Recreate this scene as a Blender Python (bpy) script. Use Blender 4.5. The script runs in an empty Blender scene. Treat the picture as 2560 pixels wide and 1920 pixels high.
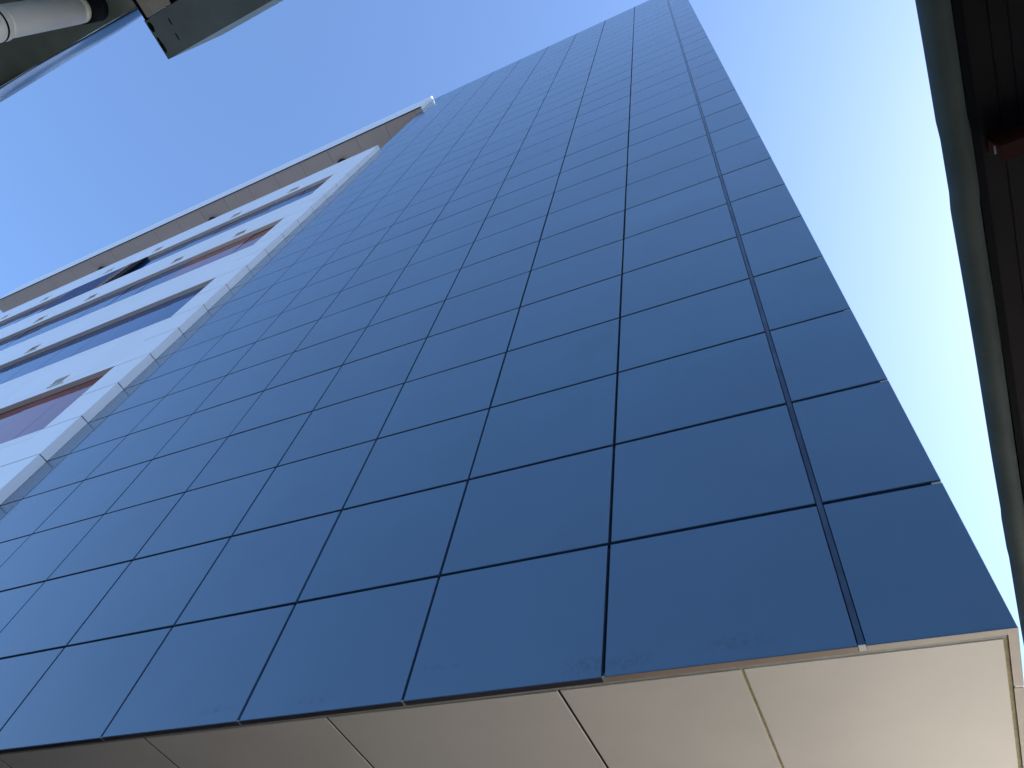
import bpy, bmesh, math, random
from mathutils import Vector, Matrix
random.seed(7)
sc = bpy.context.scene
COL = sc.collection
R = math.radians

# ------------------------------------------------------------------ camera
cam_d = bpy.data.cameras.new('camera')
cam_d.sensor_width = 36.0
cam_d.lens = 36.0 * 1743.263 / 2560.0
cam_d.clip_start = 0.05
cam_d.clip_end = 20000.0
cam = bpy.data.objects.new('camera', cam_d)
COL.objects.link(cam)
right = Vector((0.9037064, 0.4013963, 0.1489822))
up = Vector((0.2580318, -0.7882698, 0.5586146))
back = Vector((0.3416641, -0.4663814, -0.8159375))
CAM = Vector((-0.8162977, -3.7517696, 1.55))
cam.matrix_world = Matrix(((right.x, up.x, back.x, CAM.x), (right.y, up.y, back.y, CAM.y),
                           (right.z, up.z, back.z, CAM.z), (0, 0, 0, 1)))
sc.camera = cam

# ------------------------------------------------------------------ sky, sun, exposure
SUN_EL = 38.0          # degrees above the horizon
SUN_AZ = 60.0          # degrees from +Y towards +X
w = bpy.data.worlds.new('World'); sc.world = w; w.use_nodes = True
wn = w.node_tree; wn.nodes.clear()
sky = wn.nodes.new('ShaderNodeTexSky'); sky.sky_type = 'NISHITA'; sky.sun_disc = False
sky.sun_elevation = R(SUN_EL); sky.sun_rotation = R(SUN_AZ)
sky.altitude = 100; sky.air_density = 1.0; sky.dust_density = 1.5; sky.ozone_density = 6.0
bg = wn.nodes.new('ShaderNodeBackground'); bg.inputs[1].default_value = 0.15
wo = wn.nodes.new('ShaderNodeOutputWorld')
wn.links.new(sky.outputs[0], bg.inputs[0]); wn.links.new(bg.outputs[0], wo.inputs[0])

sd = bpy.data.lights.new('sun', 'SUN'); sd.energy = 4.0; sd.angle = R(0.53); sd.color = (1.0, 0.94, 0.86)
sun = bpy.data.objects.new('sun', sd); COL.objects.link(sun)
sdir = Vector((math.sin(R(SUN_AZ)) * math.cos(R(SUN_EL)), math.cos(R(SUN_AZ)) * math.cos(R(SUN_EL)), math.sin(R(SUN_EL))))
sun.rotation_euler = sdir.to_track_quat('Z', 'Y').to_euler()
sun.location = (20, 30, 60)

sc.view_settings.view_transform = 'Standard'; sc.view_settings.look = 'None'
sc.view_settings.gamma = 1; sc.view_settings.use_curve_mapping = False
sc.view_settings.exposure = 1.41

# ------------------------------------------------------------------ materials
def mat(name, col, rough=0.5, metal=0.0, var=0.06, scale=1.5, bump=0.0, bscale=30.0, coat=0.0, coat_r=0.05,
        ior=1.5, spec=0.5, stains=None, stretch=(1, 1, 1), rvar=0.0):
    m = bpy.data.materials.new(name); m.use_nodes = True
    nt = m.node_tree; b = nt.nodes['Principled BSDF']
    b.inputs['Roughness'].default_value = rough; b.inputs['Metallic'].default_value = metal
    b.inputs['IOR'].default_value = ior; b.inputs['Specular IOR Level'].default_value = spec
    b.inputs['Coat Weight'].default_value = coat; b.inputs['Coat Roughness'].default_value = coat_r
    geo = nt.nodes.new('ShaderNodeNewGeometry')
    mp = nt.nodes.new('ShaderNodeMapping'); mp.inputs['Scale'].default_value = stretch
    nt.links.new(geo.outputs['Position'], mp.inputs['Vector'])
    n = nt.nodes.new('ShaderNodeTexNoise'); n.inputs['Scale'].default_value = scale
    n.inputs['Detail'].default_value = 6; n.inputs['Roughness'].default_value = 0.6
    nt.links.new(mp.outputs[0], n.inputs['Vector'])
    cr = nt.nodes.new('ShaderNodeValToRGB')
    lo = [max(0, c * (1 - var)) for c in col]; hi = [min(1, c * (1 + var)) for c in col]
    cr.color_ramp.elements[0].position = 0.3; cr.color_ramp.elements[1].position = 0.7
    cr.color_ramp.elements[0].color = (*lo, 1); cr.color_ramp.elements[1].color = (*hi, 1)
    nt.links.new(n.outputs['Fac'], cr.inputs[0])
    out = cr.outputs[0]
    # every piece a touch different from its neighbours
    oi = nt.nodes.new('ShaderNodeObjectInfo')
    mr = nt.nodes.new('ShaderNodeMapRange'); mr.inputs['To Min'].default_value = 1 - var * 0.6; mr.inputs['To Max'].default_value = 1 + var * 0.6
    nt.links.new(oi.outputs['Random'], mr.inputs['Value'])
    vm = nt.nodes.new('ShaderNodeVectorMath'); vm.operation = 'SCALE'
    nt.links.new(out, vm.inputs[0]); nt.links.new(mr.outputs[0], vm.inputs['Scale'])
    out = vm.outputs[0]
    if stains:
        for (cx, cz, rx, rz, amt, nsc) in stains:
            mp2 = nt.nodes.new('ShaderNodeMapping'); mp2.inputs['Location'].default_value = (-cx / rx, 0, -cz / rz)
            mp2.inputs['Scale'].default_value = (1 / rx, 0, 1 / rz)
            nt.links.new(geo.outputs['Position'], mp2.inputs['Vector'])
            ln = nt.nodes.new('ShaderNodeVectorMath'); ln.operation = 'LENGTH'
            nt.links.new(mp2.outputs[0], ln.inputs[0])
            f = nt.nodes.new('ShaderNodeMapRange'); f.inputs['From Min'].default_value = 1.0; f.inputs['From Max'].default_value = 0.2
            f.inputs['To Min'].default_value = 0; f.inputs['To Max'].default_value = 1
            nt.links.new(ln.outputs['Value'], f.inputs['Value'])
            n2 = nt.nodes.new('ShaderNodeTexNoise'); n2.inputs['Scale'].default_value = nsc; n2.inputs['Detail'].default_value = 4
            nt.links.new(geo.outputs['Position'], n2.inputs['Vector'])
            f2 = nt.nodes.new('ShaderNodeMapRange'); f2.inputs['From Min'].default_value = 0.42; f2.inputs['From Max'].default_value = 0.65
            nt.links.new(n2.outputs['Fac'], f2.inputs['Value'])
            mu = nt.nodes.new('ShaderNodeMath'); mu.operation = 'MULTIPLY'
            nt.links.new(f.outputs[0], mu.inputs[0]); nt.links.new(f2.outputs[0], mu.inputs[1])
            mu2 = nt.nodes.new('ShaderNodeMath'); mu2.operation = 'MULTIPLY'; mu2.inputs[1].default_value = amt
            nt.links.new(mu.outputs[0], mu2.inputs[0])
            mx = nt.nodes.new('ShaderNodeMixRGB'); mx.inputs[2].default_value = (0.03, 0.035, 0.045, 1)
            nt.links.new(mu2.outputs[0], mx.inputs[0]); nt.links.new(out, mx.inputs[1]); out = mx.outputs[0]
    nt.links.new(out, b.inputs['Base Color'])
    if rvar:
        n4 = nt.nodes.new('ShaderNodeTexNoise'); n4.inputs['Scale'].default_value = 3.0; n4.inputs['Detail'].default_value = 5
        nt.links.new(geo.outputs['Position'], n4.inputs['Vector'])
        m4 = nt.nodes.new('ShaderNodeMapRange'); m4.inputs['To Min'].default_value = rough - rvar; m4.inputs['To Max'].default_value = rough + rvar
        nt.links.new(n4.outputs['Fac'], m4.inputs['Value']); nt.links.new(m4.outputs[0], b.inputs['Roughness'])
    if bump:
        n3 = nt.nodes.new('ShaderNodeTexNoise'); n3.inputs['Scale'].default_value = bscale; n3.inputs['Detail'].default_value = 3
        nt.links.new(mp.outputs[0], n3.inputs['Vector'])
        bp = nt.nodes.new('ShaderNodeBump'); bp.inputs['Strength'].default_value = bump; bp.inputs['Distance'].default_value = 0.02
        nt.links.new(n3.outputs['Fac'], bp.inputs['Height']); nt.links.new(bp.outputs[0], b.inputs['Normal'])
        if coat: nt.links.new(bp.outputs[0], b.inputs['Coat Normal'])
    return m

M = {}
M['blue'] = mat('blue_panel_paint', (0.081, 0.145, 0.222), rough=0.13, var=0.06, scale=0.6, ior=1.47, rvar=0.006,
                stains=[(-3.52, 4.44, 0.26, 0.035, 0.28, 14), (-2.40, 4.30, 0.22, 0.10, 0.35, 26), (-2.10, 4.29, 0.2, 0.08, 0.3, 30),
                        (-5.6, 4.33, 0.25, 0.05, 0.35, 18), (-1.45, 4.33, 0.25, 0.07, 0.3, 22), (-4.6, 4.3, 0.3, 0.05, 0.25, 20)])
M['white'] = mat('white_cladding', (0.72, 0.74, 0.76), rough=0.32, var=0.025, scale=0.8, bump=0.01, bscale=1.5)
M['trimtan'] = mat('soffit_edge_trim', (0.50, 0.45, 0.38), rough=0.38, var=0.08, scale=3)
M['trimhalfshade'] = mat('edge_trim_half_shade', (0.32, 0.24, 0.19), rough=0.38, var=0.1, scale=3)  # brown piece near the lit end; weaker light put into its colour
M['trimshade'] = mat('edge_trim_shade', (0.045, 0.04, 0.05), rough=0.38, var=0.2, scale=3)  # pieces further left; shade put into their colour
M['soffit'] = mat('soffit_panel_paint', (0.70, 0.66, 0.60), rough=0.42, var=0.045, scale=1.3)
M['sealant'] = mat('joint_sealant', (0.42, 0.36, 0.22), rough=0.8, var=0.25, scale=25)
M['greyedge'] = mat('galvanised_edge', (0.30, 0.31, 0.28), rough=0.5, var=0.15, scale=20)
M['dark'] = mat('dark_backing', (0.012, 0.014, 0.018), rough=0.7, var=0.2)
M['channel'] = mat('blue_joint_channel', (0.045, 0.075, 0.13), rough=0.16, var=0.6, scale=6, metal=0.0, stretch=(1, 1, 0.4), bump=0.3, bscale=18)
M['glass'] = mat('window_glass', (0.008, 0.045, 0.15), rough=0.02, var=0.1, ior=1.40, bump=0.035, bscale=1.1)
M['glass'].node_tree.nodes['Principled BSDF'].inputs['Specular Tint'].default_value = (0.55, 0.78, 1.0, 1)
M['redglass'] = mat('window_with_red_blind', (0.20, 0.055, 0.06), rough=0.03, var=0.12, ior=1.42, bump=0.035, bscale=1.1)
M['frame'] = mat('window_frame_paint', (0.06, 0.075, 0.10), rough=0.4, var=0.1)
M['graysoffit'] = mat('canopy_soffit_paint', (0.56, 0.52, 0.52), rough=0.45, var=0.03)
M['louvre'] = mat('louvre_blue_metal', (0.07, 0.10, 0.26), rough=0.4, var=0.1)
M['ventslat'] = mat('vent_slat_metal', (0.78, 0.79, 0.77), rough=0.5, var=0.1)
M['brown'] = mat('brown_blade', (0.45, 0.27, 0.19), rough=0.5, var=0.15, scale=4)
M['concrete'] = mat('paving_concrete', (0.56, 0.515, 0.44), rough=0.85, var=0.12, scale=0.8, bump=0.3, bscale=20)
M['asphalt'] = mat('asphalt_paving', (0.035, 0.034, 0.033), rough=0.9, var=0.2, scale=2, bump=0.3, bscale=40)
M['earth'] = mat('dusty_ground', (0.15, 0.145, 0.135), rough=0.95, var=0.15, scale=0.2)
M['pvc'] = mat('grey_pvc', (0.60, 0.56, 0.47), rough=0.35, var=0.06, scale=6)
M['sheet'] = mat('green_grey_sheet_metal', (0.125, 0.165, 0.155), rough=0.42, var=0.35, scale=5, bump=0.05, bscale=8)
M['gutter'] = mat('dark_gutter_metal', (0.075, 0.095, 0.09), rough=0.6, spec=0.15, var=0.18, scale=5, bump=0.08, bscale=10)
M['beam'] = mat('beam_paint', (0.24, 0.32, 0.345), rough=0.5, var=0.14, scale=9,)
M['gloss'] = mat('shiny_sheet_edge', (0.60, 0.66, 0.74), rough=0.14, var=0.05, metal=1.0)
M['beige'] = mat('beige_bracket', (0.62, 0.60, 0.52), rough=0.7, var=0.2, scale=20)
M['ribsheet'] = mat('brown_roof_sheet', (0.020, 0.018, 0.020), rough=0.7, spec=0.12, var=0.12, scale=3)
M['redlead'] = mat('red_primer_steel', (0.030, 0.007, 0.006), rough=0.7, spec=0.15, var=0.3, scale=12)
M['steel'] = mat('worn_steel', (0.30, 0.30, 0.30), rough=0.4, var=0.1)
M['black'] = mat('blackened_hole', (0.008, 0.009, 0.012), rough=0.8, spec=0.1, var=0.1)
M['lampdark'] = mat('lamp_housing', (0.05, 0.05, 0.07), rough=0.3, var=0.1)

# ------------------------------------------------------------------ helpers
def bx(bm, x0, x1, y0, y1, z0, z1):
    v = [bm.verts.new(p) for p in ((x0, y0, z0), (x1, y0, z0), (x1, y1, z0), (x0, y1, z0),
                                   (x0, y0, z1), (x1, y0, z1), (x1, y1, z1), (x0, y1, z1))]
    for f in ((0, 3, 2, 1), (4, 5, 6, 7), (0, 1, 5, 4), (1, 2, 6, 5), (2, 3, 7, 6), (3, 0, 4, 7)):
        bm.faces.new([v[i] for i in f])
def mesh(name, bm, m):
    bmesh.ops.recalc_face_normals(bm, faces=bm.faces[:])
    me = bpy.data.meshes.new(name); bm.to_mesh(me); bm.free()
    me.materials.append(M[m]); return me
def link(name, me, parent=None, loc=(0, 0, 0), rot=(0, 0, 0)):
    o = bpy.data.objects.new(name, me); COL.objects.link(o)
    o.location = loc; o.rotation_euler = rot
    if parent: o.parent = parent
    return o
def box(name, m, b, parent=None):
    """box object with its origin at its centre"""
    x0, x1, y0, y1, z0, z1 = b
    bm = bmesh.new(); hx, hy, hz = (x1 - x0) / 2, (y1 - y0) / 2, (z1 - z0) / 2
    bx(bm, -hx, hx, -hy, hy, -hz, hz)
    return link(name, mesh(name, bm, m), parent, ((x0 + x1) / 2, (y0 + y1) / 2, (z0 + z1) / 2))
_cache = {}
def cassette(name, m, wd, ht, th, ch, axis='y'):
    """folded panel: a box whose outer face is chamfered by ch; outer face looks to -Y (or +X, or -Z)"""
    key = (name, m, round(wd, 4), round(ht, 4), round(th, 4), ch, axis)
    if key in _cache: return _cache[key]
    bm = bmesh.new(); a, c = wd / 2, ht / 2
    rings = [[(-a, th, -c), (a, th, -c), (a, th, c), (-a, th, c)],
             [(-a, ch, -c), (a, ch, -c), (a, ch, c), (-a, ch, c)],
             [(-a + ch, 0, -c + ch), (a - ch, 0, -c + ch), (a - ch, 0, c - ch), (-a + ch, 0, c - ch)]]
    vs = []
    for r_ in rings:
        q = []
        for (x, y, z) in r_:
            if axis == 'y': p = (x, y, z)
            elif axis == 'x': p = (-y, x, z)          # outer face looks to +X, width along Y
            else: p = (x, z, y)                       # outer face looks to -Z, height along Y
            q.append(bm.verts.new(p))
        vs.append(q)
    for k in range(2):
        for i in range(4): bm.faces.new((vs[k][i], vs[k][(i + 1) % 4], vs[k + 1][(i + 1) % 4], vs[k + 1][i]))
    bm.faces.new(vs[0]); bm.faces.new(vs[2])
    me = mesh(name, bm, m); _cache[key] = me; return me
def thing(name, label, cat, loc=(0, 0, 0), rotz=0.0, group=None):
    o = bpy.data.objects.new(name, None); COL.objects.link(o)
    o.location = loc; o.rotation_euler = (0, 0, rotz); o.empty_display_size = 0.2
    o['label'] = label; o['category'] = cat
    if group: o['group'] = group
    return o
def cyl(bm, p0, p1, r0, r1=None, n=24, cap0=True, cap1=True):
    r1 = r0 if r1 is None else r1
    p0, p1 = Vector(p0), Vector(p1); d = (p1 - p0).normalized()
    a = d.orthogonal().normalized(); b = d.cross(a)
    A = [bm.verts.new(p0 + (a * math.cos(t) + b * math.sin(t)) * r0) for t in [2 * math.pi * i / n for i in range(n)]]
    B = [bm.verts.new(p1 + (a * math.cos(t) + b * math.sin(t)) * r1) for t in [2 * math.pi * i / n for i in range(n)]]
    for i in range(n):
        f = bm.faces.new((A[i], A[(i + 1) % n], B[(i + 1) % n], B[i])); f.smooth = True
    if cap0: bm.faces.new(A)
    if cap1: bm.faces.new(B)

# ------------------------------------------------------------------ ground
bm = bmesh.new()
S = 6000
q = [bm.verts.new(p) for p in ((-S, -S, -0.03), (S, -S, -0.03), (S, S, -0.03), (-S, S, -0.03))]
bm.faces.new(q)
g = link('ground', mesh('ground', bm, 'earth')); g['kind'] = 'structure'
pv = box('pavement', 'concrete', (-0.7, 7, -0.6, 16, -0.02, 0.02)); pv['kind'] = 'structure'  # unseen pale apron, placed to bounce sun onto the soffit's right end
rd = box('road', 'asphalt', (-30, 20, -8, 22, -0.025, 0.0)); rd['kind'] = 'structure'  # unseen dark paving, added to keep the soffit's left end dark

# ------------------------------------------------------------------ blue tower
RZ = 4.135                                  # height of the first horizontal joint less one row
ROW = 1.2
ZB = 4.2                                    # underside of the tower
ZT = RZ + 30 * ROW + 0.25                   # top of the parapet
XF = -13.58                                 # where the tower meets the white building
colx = [0.0, -0.757, -2.284, -3.781, -5.291, -6.811, -8.361, -9.911, -11.45, -12.985, XF]
tower = thing('blue_tower', 'tall tower clad in glossy dark blue rectangular metal panels above a pale soffit', 'building', (0, 0, 0))
PT = 0.045
for r in range(30):
    z0 = ZB + 0.001 if r == 0 else RZ + r * ROW + 0.014
    z1 = RZ + (r + 1) * ROW - 0.014
    if r == 29: z1 = ZT - 0.05
    z0 += random.uniform(-0.004, 0.003) if r else 0
    for c in range(10):
        xr, xl = colx[c], colx[c + 1]
        gr = 0.0 if c == 0 else (0.0235 if c == 1 else random.uniform(0.0115, 0.0155))
        gl = 0.0235 if c == 0 else (0.001 if c == 9 else random.uniform(0.0115, 0.0155))
        gr = round(gr, 3); gl = round(gl, 3)
        x1, x0 = xr - gr, xl + gl
        me = cassette('panel', 'blue', x1 - x0, round(z1 - z0, 3), PT, 0.003)
        tilt = (random.gauss(0, 0.0009), 0, random.gauss(0, 0.0009))
        link('panel', me, tower, ((x0 + x1) / 2, random.uniform(0, 0.0015), (z0 + z1) / 2), tilt)
box('core_wall', 'dark', (XF + 0.01, -0.05, 0.062, 15.0, ZB + 0.075, ZT - 0.3), tower)
box('parapet_coping', 'blue', (XF, -0.0, 0.001, 0.4, ZT - 0.046, ZT - 0.02), tower)
box('joint_channel', 'channel', (-0.757 - 0.017, -0.757 + 0.018, 0.014, 0.040, ZB + 0.01, ZT - 0.1), tower)
box('corner_strip', 'trimtan', (-0.058, -0.002, 0.014, 0.044, ZB + 0.012, ZT - 0.06), tower)
# side cladding, off white, facing +X: the cassettes turn the corner
for r in range(30):
    z0 = ZB + 0.001 if r == 0 else RZ + r * ROW + 0.011
    z1 = RZ + (r + 1) * ROW - 0.011
    if r == 29: z1 = ZT - 0.05
    for c, (ya, yb) in enumerate(((PT + 0.004, 3.0), (3.02, 6.0), (6.02, 9.0), (9.02, 12.0), (12.02, 15.0))):
        me = cassette('side_panel', 'white', yb - ya, round(z1 - z0, 3), 0.045, 0.003, 'x')
        link('side_panel', me, tower, (0.0, (ya + yb) / 2, (z0 + z1) / 2))
# underside: narrow trim round the edge, recessed gap, large pale panels
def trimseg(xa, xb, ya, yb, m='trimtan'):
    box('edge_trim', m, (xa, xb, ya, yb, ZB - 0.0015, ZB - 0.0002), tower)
    # fold that goes up behind the trim
tx = [-0.05] + [c for c in colx[1:]]
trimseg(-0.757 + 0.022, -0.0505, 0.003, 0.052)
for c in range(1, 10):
    trimseg(colx[c + 1] + 0.012, colx[c] - (0.024 if c == 1 else 0.012), 0.003, 0.052, 'trimhalfshade' if c == 1 else 'trimshade')  # trim pieces darken to the left; fading light put into their colours
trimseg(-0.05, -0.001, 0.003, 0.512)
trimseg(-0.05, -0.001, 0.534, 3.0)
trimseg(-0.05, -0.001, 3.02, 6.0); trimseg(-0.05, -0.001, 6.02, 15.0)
box('trim_fold', 'greyedge', (XF, -0.052, 0.0535, 0.0885, ZB + 0.008, ZB + 0.05), tower)
box('trim_fold', 'sealant', (-0.0725, -0.0515, 0.0895, 14.9, ZB + 0.010, ZB + 0.05), tower)
sx = [-0.073, -1.44, -2.622, -4.495, -6.375, -8.31, -10.2, -12.1, XF]
ys = [(0.090, 3.40), (3.42, 6.70), (6.72, 10.0), (10.02, 14.9)]
for i in range(len(sx) - 1):
    for ya, yb in ys:
        xr = sx[i] - (0.0 if i == 0 else 0.010); xl = sx[i + 1] + 0.010
        me = cassette('soffit_panel', 'soffit', xr - xl, yb - ya, 0.045, 0.003, 'z')
        link('soffit_panel', me, tower, ((xr + xl) / 2, (ya + yb) / 2, ZB + 0.004), (random.gauss(0, 0.001), random.gauss(0, 0.001), 0))
box('soffit_backing', 'sealant', (XF + 0.01, -0.053, 0.0605, 14.95, ZB + 0.058, ZB + 0.072), tower)
for x in sx[1:-1]:
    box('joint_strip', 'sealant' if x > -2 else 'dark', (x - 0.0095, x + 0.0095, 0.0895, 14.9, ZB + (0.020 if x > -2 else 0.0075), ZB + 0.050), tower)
# small fixing clips seen under the panel corners
for c in range(1, 10):
    x = colx[c]; hw = 0.020 if c == 1 else 0.010
    box('panel_clip', 'soffit' if c == 1 else 'greyedge', (x - hw, x + hw, 0.004, 0.050, ZB + 0.002, ZB + 0.010), tower)
# recessed ground floor wall and columns under the tower
box('ground_floor_wall', 'frame', (XF, -3.0, 7.0, 14.5, 0.001, ZB - 0.002), tower)
for x in (-0.9, -6.8, -12.9):
    bm = bmesh.new(); cyl(bm, (0, 0, 0), (0, 0, ZB - 0.003), 0.3)
    link('column', mesh('column', bm, 'soffit'), tower, (x, 5.0, 0.001))

# ------------------------------------------------------------------ white building with ribbon windows
YW = -0.19                                  # its face stands this far proud of the blue face
white = thing('white_building', 'white panelled building with long ribbon windows and a flat roof canopy, at left', 'building', (XF, 0, 0))
white.location = (0, 0, 0)
XL = -62.0
XW = -14.735                                # right end of the ribbon windows
WZ = [(6.535 + 4.8 * k, 8.985 + 4.8 * k) for k in range(5)]     # sills and heads
WZ = [(a, b) for a, b in WZ]
ZWT = 30.78
PTH = 0.05
# end column, one cassette per row, folding round the corner
for r in range(-3, 23):
    z0 = RZ + r * ROW + 0.011; z1 = RZ + (r + 1) * ROW - 0.011
    if r == -3: z0 = 0.6
    if r == 22: z1 = ZWT
    bm = bmesh.new()
    bx(bm, XW + 0.004, XF - 0.004, YW, -0.0005, z0, z1)
    o = link('corner_panel', mesh('corner_panel', bm, 'white'), white)
box('core_wall', 'dark', (XW + 0.05, XF - 0.012, YW + 0.012, -0.0015, 0.5, ZWT - 0.03), white)
box('core_wall', 'dark', (XL + 0.05, XF - 0.001, 0.12, 15.0, 0.01, ZWT - 0.04), white)
colw = []
x = XW
edges = [XW - 1.5 * k + 0.08 * 0 for k in range(0, 32)]
edges = [e for e in edges if e > XL]
GY = YW + 0.13                              # glass plane
def strip(name, za, zb, depth=0.125, m='white', gap=0.004):
    for k in range(len(edges) - 1):
        xr, xl = edges[k] - gap, edges[k + 1] + gap
        me = cassette(name, m, xr - xl, round(zb - za, 3), depth, 0.002)
        link(name, me, white, ((xl + xr) / 2, YW, (za + zb) / 2), (0, 0, 0))
bands = []
prev_head = None
for (s_, h_) in WZ:
    strip('sill_panel', s_ - 0.265, s_ , 0.125)
    strip('head_panel', h_, h_ + 0.29, 0.125)
    bands.append((h_ + 0.298, s_ + 4.8 - 0.273))
bands = bands[:-1] + [(WZ[-1][1] + 0.298, ZWT)]
bands.insert(0, (2.0, WZ[0][0] - 0.273))
for a, b in bands:
    strip('wall_panel', a, b, 0.10)
box('band_backing', 'dark', (XL + 0.05, XW - 0.002, GY + 0.02, 0.115, 0.5, ZWT - 0.02), white)
box('wall_coping', 'white', (XL, XF - 0.002, YW + 0.002, 0.35, ZWT + 0.001, ZWT + 0.03), white)
# windows: one glazed ribbon per storey, frame > panes
reds = {1: lambda x: x > -18.9, 3: lambda x: x > -18.9 or (-33.5 < x < -30.6), 0: lambda x: x > -16.5}
for i, (s_, h_) in enumerate(WZ):
    bm = bmesh.new()
    fy0, fy1 = GY - 0.006, GY + 0.015
    bx(bm, XL + 0.1, XW - 0.002, fy0, fy1, s_ + 0.001, s_ + 0.03)
    bx(bm, XL + 0.1, XW - 0.002, fy0, fy1, h_ - 0.022, h_ - 0.001)
    win = link('window', mesh('window', bm, 'frame'), white)
    xe = [XW - 0.002] + [e + 0.02 for e in edges[1:]]
    for k in range(len(xe) - 1):
        xr, xl = xe[k] - 0.006, xe[k + 1] + 0.006
        mid = (xr + xl) / 2
        red = reds.get(i, lambda x: False)(mid)
        me = cassette('pane_red' if red else 'pane_blue', 'redglass' if red else 'glass', xr - xl, round(h_ - s_ - 0.056, 3), 0.012, 0.001)
        o = link('pane', me, win, (mid, GY, (s_ + h_) / 2 + 0.004), (random.gauss(0, 0.004), 0, random.gauss(0, 0.004)))
        if red: o['label'] = 'glass pane with a dull red blind behind it'
# small louvred wall vents above the windows
vents = [(-17.05, 14.20), (-20.1, 9.4), (-23.12, 19.02), (-17.02, 23.92), (-20.16, 24.0), (-24.84, 23.98), (-27.92, 23.98),
         (-17.0, 28.72), (-20.2, 28.80), (-24.95, 28.9), (-28.15, 28.9), (-32.7, 28.95), (-35.8, 28.95), (-32.2, 24.0)]
for (vx, vz) in vents:
    vw, vh = 0.27, 0.16
    bm = bmesh.new()
    y0, y1 = YW - 0.028, YW - 0.0005
    t = 0.03
    bx(bm, vx - vw - t, vx - vw, y0, y1, vz - vh - t, vz + vh + t)
    bx(bm, vx + vw, vx + vw + t, y0, y1, vz - vh - t, vz + vh + t)
    bx(bm, vx - vw + 0.0005, vx + vw - 0.0005, y0, y1, vz - vh - t, vz - vh)
    bx(bm, vx - vw + 0.0005, vx + vw - 0.0005, y0, y1, vz + vh, vz + vh + t)
    bx(bm, vx - vw + 0.001, vx + vw - 0.001, y1 - 0.012, y1 - 0.001, vz - vh + 0.001, vz + vh - 0.001)
    vt = link('wall_vent', mesh('wall_vent', bm, 'ventslat'), white)
    for k in range(7):
        zz = vz - vh + (k + 0.5) * 2 * vh / 7
        bm = bmesh.new()
        v = [bm.verts.new(p) for p in ((vx - vw, y1 - 0.013, zz + 0.022), (vx + vw, y1 - 0.013, zz + 0.022), (vx + vw, y0 + 0.006, zz - 0.022), (vx - vw, y0 + 0.006, zz - 0.022),
                                       (vx - vw, y1 - 0.013, zz + 0.018), (vx + vw, y1 - 0.013, zz + 0.018), (vx + vw, y0 + 0.006, zz - 0.026), (vx - vw, y0 + 0.006, zz - 0.026))]
        for f in ((0, 1, 2, 3), (7, 6, 5, 4), (0, 4, 5, 1), (1, 5, 6, 2), (2, 6, 7, 3), (3, 7, 4, 0)): bm.faces.new([v[j] for j in f])
        link('vent_slat', mesh('vent_slat', bm, 'ventslat'), vt)
# louvre screen in the top ribbon window
lz0, lz1 = WZ[4][0] - 0.0, WZ[4][1] + 0.0
bm = bmesh.new()
bx(bm, -30.0, -29.95, YW - 0.01, GY - 0.01, lz0, lz1); bx(bm, -26.35, -26.302, YW - 0.01, GY - 0.01, lz0, lz1)
screen = link('louvre_screen', mesh('louvre_screen', bm, 'louvre'), white)
bm = bmesh.new()
n = 34
for k in range(n):
    zz = lz0 + (k + 0.5) * (lz1 - lz0) / n
    bx(bm, -29.949, -26.351, YW - 0.008, YW + 0.03, zz - 0.012, zz + 0.018)
box('louvre_backing', 'black', (-26.30, -25.15, YW + 0.002, YW + 0.08, lz0 + 0.001, lz1 - 0.001), screen)
sl = link('louvre_slats', mesh('louvre_slats', bm, 'louvre'), screen); sl['kind'] = 'stuff'
for k in range(12):
    zz = lz0 + (k + 0.4) * (lz1 - lz0) / 12
    box('brown_blade', 'brown', (-26.295, -25.95, YW - 0.03, YW + 0.0, zz - 0.03, zz + 0.055), screen)
# roof canopy
ZC, ZCT, XC = 37.97, 40.36, -47.3
can = box('roof_canopy', 'dark', (XC + 0.06, XF - 0.05, YW + 0.06, 14.0, ZC + 0.06, ZCT - 0.05), white)
def child_box(name, m, b, par):
    o = box(name, m, b)
    o.parent = par; o.location = Vector(o.location) - Vector(par.location)
    return o
ce = [XF] + [-13.99 - 1.853 * k for k in range(18)] + [XC]
for i in range(len(ce) - 1):
    xr, xl = ce[i] - (0.001 if i == 0 else 0.009), ce[i + 1] + 0.009
    child_box('canopy_soffit_panel', 'graysoffit', (xl, xr, YW + 0.07, 4.0, ZC + 0.012, ZC + 0.05), can)
    child_box('canopy_soffit_panel', 'graysoffit', (xl, xr, 4.02, 14.0, ZC + 0.012, ZC + 0.05), can)
    child_box('soffit_lip', 'frame', (xl, xr, YW + 0.012, YW + 0.062, ZC + 0.001, ZC + 0.01), can)
    child_box('fascia_panel', 'white', (xl, xr, YW, YW + 0.055, ZC + 0.011, ZCT), can)
child_box('end_panel', 'white', (XF - 0.049, XF - 0.0005, YW + 0.056, -0.001, ZC + 0.006, 39.40), can)
child_box('end_panel', 'white', (XF - 0.049, XF - 0.0005, YW + 0.056, -0.001, 39.42, ZCT), can)
for (lx) in (-19.0, -28.3, -37.6):
    bm = bmesh.new()
    cyl(bm, (0, 0, 0.10), (0, 0, -0.02), 0.30, 0.42, 32)
    dl = link('ceiling_lamp', mesh('ceiling_lamp', bm, 'lampdark')); dl.parent = can
    dl.location = Vector((lx, 0.95, ZC - 0.09)) - Vector(can.location)
box('terrace_wall', 'soffit', (XL + 1, -14.2, 4.0, 13.5, ZWT - 0.03, ZC + 0.011), white)
for x in (-18.0, -27.0, -36.0, -45.0):
    box('terrace_column', 'white', (x - 0.25, x + 0.25, 1.6, 2.1, ZWT - 0.035, ZC + 0.011), white)

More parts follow.
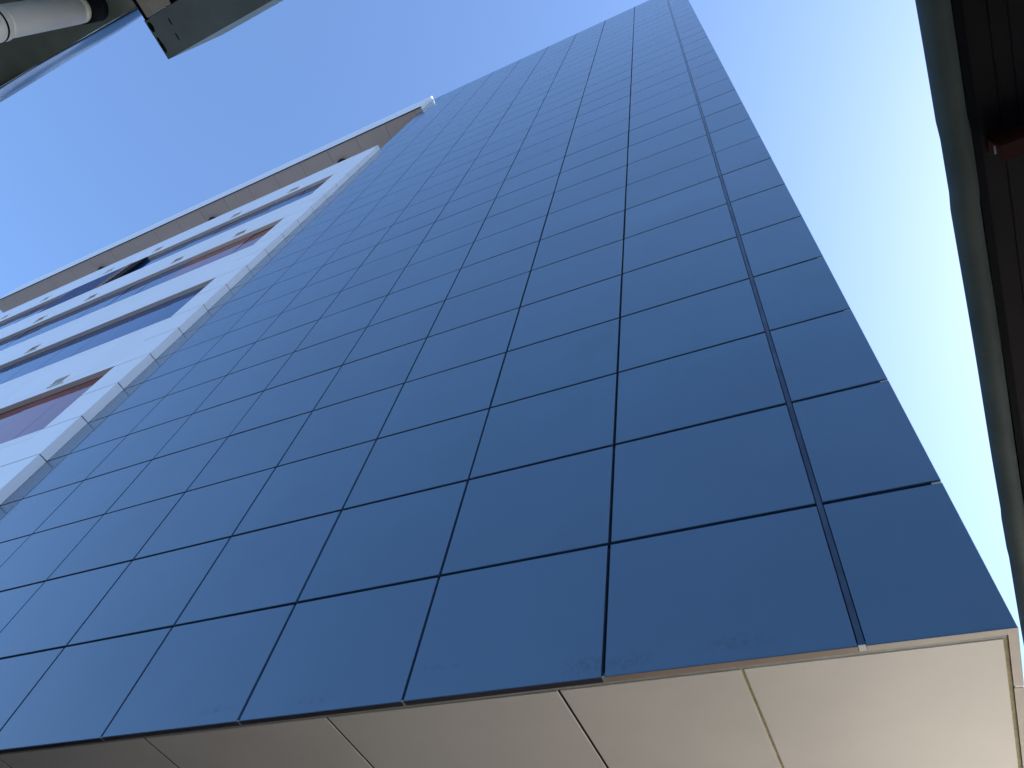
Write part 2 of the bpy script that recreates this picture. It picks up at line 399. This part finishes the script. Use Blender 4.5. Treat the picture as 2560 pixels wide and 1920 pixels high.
# ------------------------------------------------------------------ left metal canopy near the camera
K = 1.434
def up_(x3, y3, h3=0.0):
    """point given on the plane 1.45 m above the camera, moved out along its ray"""
    return (CAM.x + (x3 - CAM.x) * K, CAM.y + (y3 - CAM.y) * K, 1.55 + (1.45 + h3) * K)
zl = 1.55 + 1.45 * K
ylc = CAM.y + (-4.0 - CAM.y) * K
xlc = CAM.x + (-1.762 - CAM.x) * K
lc = thing('left_canopy', 'low dark green-grey sheet metal canopy with a shiny crumpled edge at the upper left', 'canopy', (xlc, ylc, 0))
def loc_box(name, m, b, th, **kw):
    o = box(name, m, b)
    o.parent = th; mw = Matrix.Translation(th.location)
    o.location = Vector(o.location) - Vector(th.location); return o
# roof sheet with a slightly dented underside
bm = bmesh.new()
NX, NY = 90, 12
def dent(x, y): return 0.006 * math.sin(2.1 * x + 1.3) * math.sin(5 * y) + 0.004 * math.sin(7.3 * x + 2 * y)
gridv = []
for j in range(NY + 1):
    row = []
    for i in range(NX + 1):
        X = -i * 0.08; Y = -j * 0.25
        edge = (0.006 * math.sin(3.1 * X + 0.6)) if j == 0 else 0
        row.append(bm.verts.new((X, Y + edge, zl + dent(X, Y))))
    gridv.append(row)
for j in range(NY):
    for i in range(NX):
        f = bm.faces.new((gridv[j][i], gridv[j][i + 1], gridv[j + 1][i + 1], gridv[j + 1][i])); f.smooth = True
sh = link('roof_sheet', mesh('roof_sheet', bm, 'sheet'), lc)
md = sh.modifiers.new('thickness', 'SOLIDIFY'); md.thickness = 0.004; md.offset = 1
# shiny folded edge that stands up along the front
bm = bmesh.new()
NZ = 8; H = 0.115 * K
rows = []
for j in range(NZ + 1):
    t = j / NZ; row = []
    for i in range(241):
        X = -i * 0.03
        wav = 0.010 * math.sin(7.0 * X + 1.4 + 2.6 * t) * math.sin(math.pi * t) + 0.012 * (1 - t) * t
        bot = (0.006 * math.sin(3.1 * X + 0.6)) * (1 - t)
        row.append(bm.verts.new((X, 0.003 + bot + wav, zl + 0.001 + t * H)))
    rows.append(row)
for j in range(NZ):
    for i in range(240):
        f = bm.faces.new((rows[j][i], rows[j][i + 1], rows[j + 1][i + 1], rows[j + 1][i])); f.smooth = True
ed = link('folded_edge', mesh('folded_edge', bm, 'gloss'), lc)
md = ed.modifiers.new('thickness', 'SOLIDIFY'); md.thickness = 0.003; md.offset = 1
loc_box('edge_frame', 'sheet', (xlc - 7.2, xlc, ylc - 0.10, ylc - 0.025, zl + 0.012, zl + 0.09), lc)
for px_ in (-6.5, -3.5):
    loc_box('post', 'steel', (px_ - 0.04, px_ + 0.04, ylc - 2.6, ylc - 2.52, 0.001, zl), lc)
loc_box('post', 'steel', (-9.2, -9.12, ylc - 0.2, ylc - 0.12, 0.001, zl), lc)

# vertical drain pipe under it
azp = R(-164.8); dp = 1.08 * K
pxx, pyy = CAM.x + math.cos(azp) * dp, CAM.y + math.sin(azp) * dp
rp = math.sin(R(1.40)) * dp
dpipe = thing('drain_pipe', 'pale grey vertical plastic drain pipe with a collar under the left canopy', 'pipe', (pxx, pyy, 0))
bm = bmesh.new(); cyl(bm, (0, 0, 0.02), (0, 0, zl - 0.10), rp, n=40)
link('pipe', mesh('pipe', bm, 'pvc'), dpipe)
bm = bmesh.new(); cyl(bm, (0, 0, zl - 0.075), (0, 0, zl - 0.004), rp * 1.07, n=40)
link('outlet_socket', mesh('outlet_socket', bm, 'black'), dpipe)
bm = bmesh.new(); cyl(bm, (0, 0, zl - 0.10), (0, 0, zl - 0.076), rp, rp * 0.985, n=40)
link('pipe_mouth', mesh('pipe_mouth', bm, 'pvc'), dpipe)
zc_ = 1.55 + 1.10 * dp
bm = bmesh.new(); cyl(bm, (0, 0, zc_ - 0.10), (0, 0, zc_ - 0.002), rp * 1.10, n=40); cyl(bm, (0, 0, zc_ - 0.002), (0, 0, zc_ + 0.012), rp * 1.10, rp * 1.02, n=40)
link('collar', mesh('collar', bm, 'pvc'), dpipe)
bm = bmesh.new(); cyl(bm, (0, 0, zc_ - 0.024), (0, 0, zc_ - 0.018), rp * 1.115, n=40)
link('collar_ring', mesh('collar_ring', bm, 'black'), dpipe)

# box beam with its cut end
def P(x3, y3, h3=0.0): return Vector(up_(x3, y3, h3))
bs = P(-1.781, -3.934); 
bt = thing('box_beam', 'dark grey box gutter beam with an obliquely cut end against the blue sky', 'beam', (bs.x, bs.y, 0))
yb0 = (CAM.y + (-3.972 - CAM.y) * K) - bs.y; yb1 = (CAM.y + (-3.894 - CAM.y) * K) - bs.y
bh = 0.095 * K; L = 3.2; cut = 0.085 * K
bm = bmesh.new()
th = 0.004
# underside, front web and rear web as thin folded sheet; the front web is cut on a slant
def quadbox(pts, nrm, t):
    a = [bm.verts.new(p) for p in pts]; b_ = [bm.verts.new(Vector(p) + Vector(nrm) * t) for p in pts]
    bm.faces.new(a); bm.faces.new(b_[::-1])
    for i in range(4): bm.faces.new((a[i], a[(i + 1) % 4], b_[(i + 1) % 4], b_[i]))
quadbox([(0, yb0, zl), (L, yb0, zl), (L, yb1, zl), (0, yb1, zl)], (0, 0, 1), th)
link('beam_underside', mesh('beam_underside', bm, 'beam'), bt)
bm = bmesh.new()
quadbox([(0.002, yb1, zl + th), (L, yb1, zl + th), (L, yb1, zl + bh), (cut, yb1, zl + bh)], (0, -1, 0), th)
link('beam_face', mesh('beam_face', bm, 'beam'), bt)
bm = bmesh.new()
quadbox([(0.06, yb0, zl + th), (L, yb0, zl + th), (L, yb0, zl + bh), (0.06 + cut, yb0, zl + bh)], (0, 1, 0), th)
link('beam_rear_face', mesh('beam_rear_face', bm, 'beam'), bt)
bm = bmesh.new(); bx(bm, 0.075, L, yb0 - 0.5, yb0 - 0.003, zl + 0.006, zl + 0.08)
link('closing_plate', mesh('closing_plate', bm, 'black'), bt)
# dents and slots in the underside
for (a, b_, l_, wd) in ((0.052, 0.30, 0.007, 0.0011), (0.048, 0.66, 0.008, 0.0010), (0.007, 0.20, 0.010, 0.0050), (0.006, 0.52, 0.006, 0.0022), (0.006, 0.70, 0.012, 0.0034)):
    yy = yb0 + (yb1 - yb0) * b_
    bm = bmesh.new()
    cyl(bm, (a * K, yy, zl - 0.0015), (a * K, yy, zl + 0.0008), wd * K, n=12)
    for v in bm.verts: v.co.y = yy + (v.co.y - yy) * (l_ / wd)
    link('slot', mesh('slot', bm, 'black'), bt)
loc_box('post', 'steel', (bs.x + L - 0.1, bs.x + L - 0.02, bs.y - 0.04, bs.y + 0.04, 0.001, zl - 0.001), bt)
# bracket block between canopy and beam
p0, p1 = P(-1.768, -3.991), P(-1.722, -3.9735)
br = thing('bracket', 'small beige bracket block between the left canopy and the box beam', 'bracket', ((p0.x + p1.x) / 2, (p0.y + p1.y) / 2, zl))
o = box('bracket_plate', 'beige', (p0.x, p1.x + 0.02, p0.y - 0.03, p1.y, zl - 0.006, zl + 0.006)); o.parent = br; o.location = Vector(o.location) - Vector(br.location)
o = box('bracket_leg', 'black', (p0.x - 0.012, p0.x - 0.001, p0.y - 0.03, p1.y + 0.005, zl - 0.004, zl + 0.10)); o.parent = br; o.location = Vector(o.location) - Vector(br.location)

# ------------------------------------------------------------------ right canopy near the camera
KR = 2.35 / 1.45
zr = 3.90
e0 = Vector((CAM.x + (-0.428 - CAM.x) * KR, CAM.y + (-3.434 - CAM.y) * KR, 0)); e1 = Vector((CAM.x + (-0.362 - CAM.x) * KR, CAM.y + (-1.70 - CAM.y) * KR, 0))
ang = math.atan2(e1.y - e0.y, e1.x - e0.x) - math.pi / 2
rc = thing('right_canopy', 'dark metal roof canopy with a round gutter and red steel purlin at the right edge', 'canopy', (e0.x, e0.y, 0), ang)
# local axes: y along the eave, x away from the sky
Y0, Y1 = -3.0, 3.05
GW = 0.078
secs = [(Y0, -0.9, 0.0), (-0.9, 0.36, 0.003), (0.36, 0.62, -0.004), (0.62, 2.05, 0.0), (2.05, 2.38, -0.005), (2.38, Y1, 0.002)]
bm = bmesh.new()
seg = 14
ring = []
ysamp = []
yy = Y0
while yy < Y1: ysamp.append(yy); yy += 0.06
ysamp.append(Y1)
for yv in ysamp:
    wob = 0.0012 * math.sin(2.1 * yv) + 0.0008 * math.sin(5.7 * yv + 1)
    if 0.40 < yv < 0.62: wob += 0.004
    if 2.1 < yv < 2.34: wob -= 0.003
    row = []
    for i in range(seg + 1):
        a = math.pi * i / seg
        rx = GW / 2
        row.append(bm.verts.new((rx - rx * math.cos(a) + wob, yv, zr - 0.045 * math.sin(a))))
    row.append(bm.verts.new((GW + wob, yv, zr + 0.03))); row.insert(0, bm.verts.new((0 + wob, yv, zr + 0.012)))
    ring.append(row)
for j in range(len(ring) - 1):
    for i in range(len(ring[0]) - 1):
        f = bm.faces.new((ring[j][i], ring[j][i + 1], ring[j + 1][i + 1], ring[j + 1][i])); f.smooth = True
gt = link('gutter', mesh('gutter', bm, 'gutter'), rc)
md = gt.modifiers.new('thickness', 'SOLIDIFY'); md.thickness = 0.003; md.offset = -1
# dark wall plate behind the gutter, then the ribbed sheet
o = box('fascia_board', 'black', (GW + 0.004, GW + 0.028, Y0, Y1, zr - 0.005, zr + 0.10)); o.parent = rc
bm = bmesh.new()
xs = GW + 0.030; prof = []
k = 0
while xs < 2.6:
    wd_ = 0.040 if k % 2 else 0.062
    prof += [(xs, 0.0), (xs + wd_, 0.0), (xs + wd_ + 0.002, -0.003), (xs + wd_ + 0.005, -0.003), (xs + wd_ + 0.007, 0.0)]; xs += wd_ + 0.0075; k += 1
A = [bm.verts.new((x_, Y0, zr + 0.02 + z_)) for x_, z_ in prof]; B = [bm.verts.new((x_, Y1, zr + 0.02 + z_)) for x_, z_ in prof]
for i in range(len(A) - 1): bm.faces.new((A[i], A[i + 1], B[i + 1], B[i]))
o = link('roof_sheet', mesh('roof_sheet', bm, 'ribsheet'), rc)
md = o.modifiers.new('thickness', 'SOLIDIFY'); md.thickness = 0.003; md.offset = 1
# red channel purlin
for yp in (-1.6, 0.465, 2.7):
    bm = bmesh.new()
    x0p, x1p = 0.125, 2.5
    za, zb = zr - 0.088, zr + 0.012
    bx(bm, x0p, x1p, yp, yp + 0.006, za, zb)
    bx(bm, x0p, x1p, yp + 0.0062, yp + 0.05, za, za + 0.006)
    bx(bm, x0p, x1p, yp + 0.0062, yp + 0.05, zb - 0.006, zb)
    link('purlin', mesh('purlin', bm, 'redlead'), rc)
o = box('weld_mark', 'steel', (0.121, 0.1248, 0.475, 0.500, zr - 0.052, zr - 0.046)); o.parent = rc
for (xq, yq) in ((1.9, -2.6), (1.9, 2.2)):
    o = box('post', 'redlead', (xq, xq + 0.08, yq, yq + 0.08, 0.001, zr - 0.089)); o.parent = rc

# unseen building, added to carry the right canopy and keep sun off near objects
rb = thing('added_shade_building', 'unseen plain wall block added to carry the right canopy and shade the near objects', 'building', (2.75, -4.0, 0))
def rbox(name, m, b):
    o = box(name, m, b); o.parent = rb; o.location = Vector(o.location) - Vector(rb.location)
rbox('wall', 'soffit', (2.75, 12.0, -9.0, 0.6, 0.002, 8.0))
rbox('roof_slab', 'concrete', (2.70, 12.05, -9.05, 0.65, 8.001, 8.2))
rbox('door', 'frame', (2.70, 2.749, -5.0, -4.0, 0.002, 2.1))
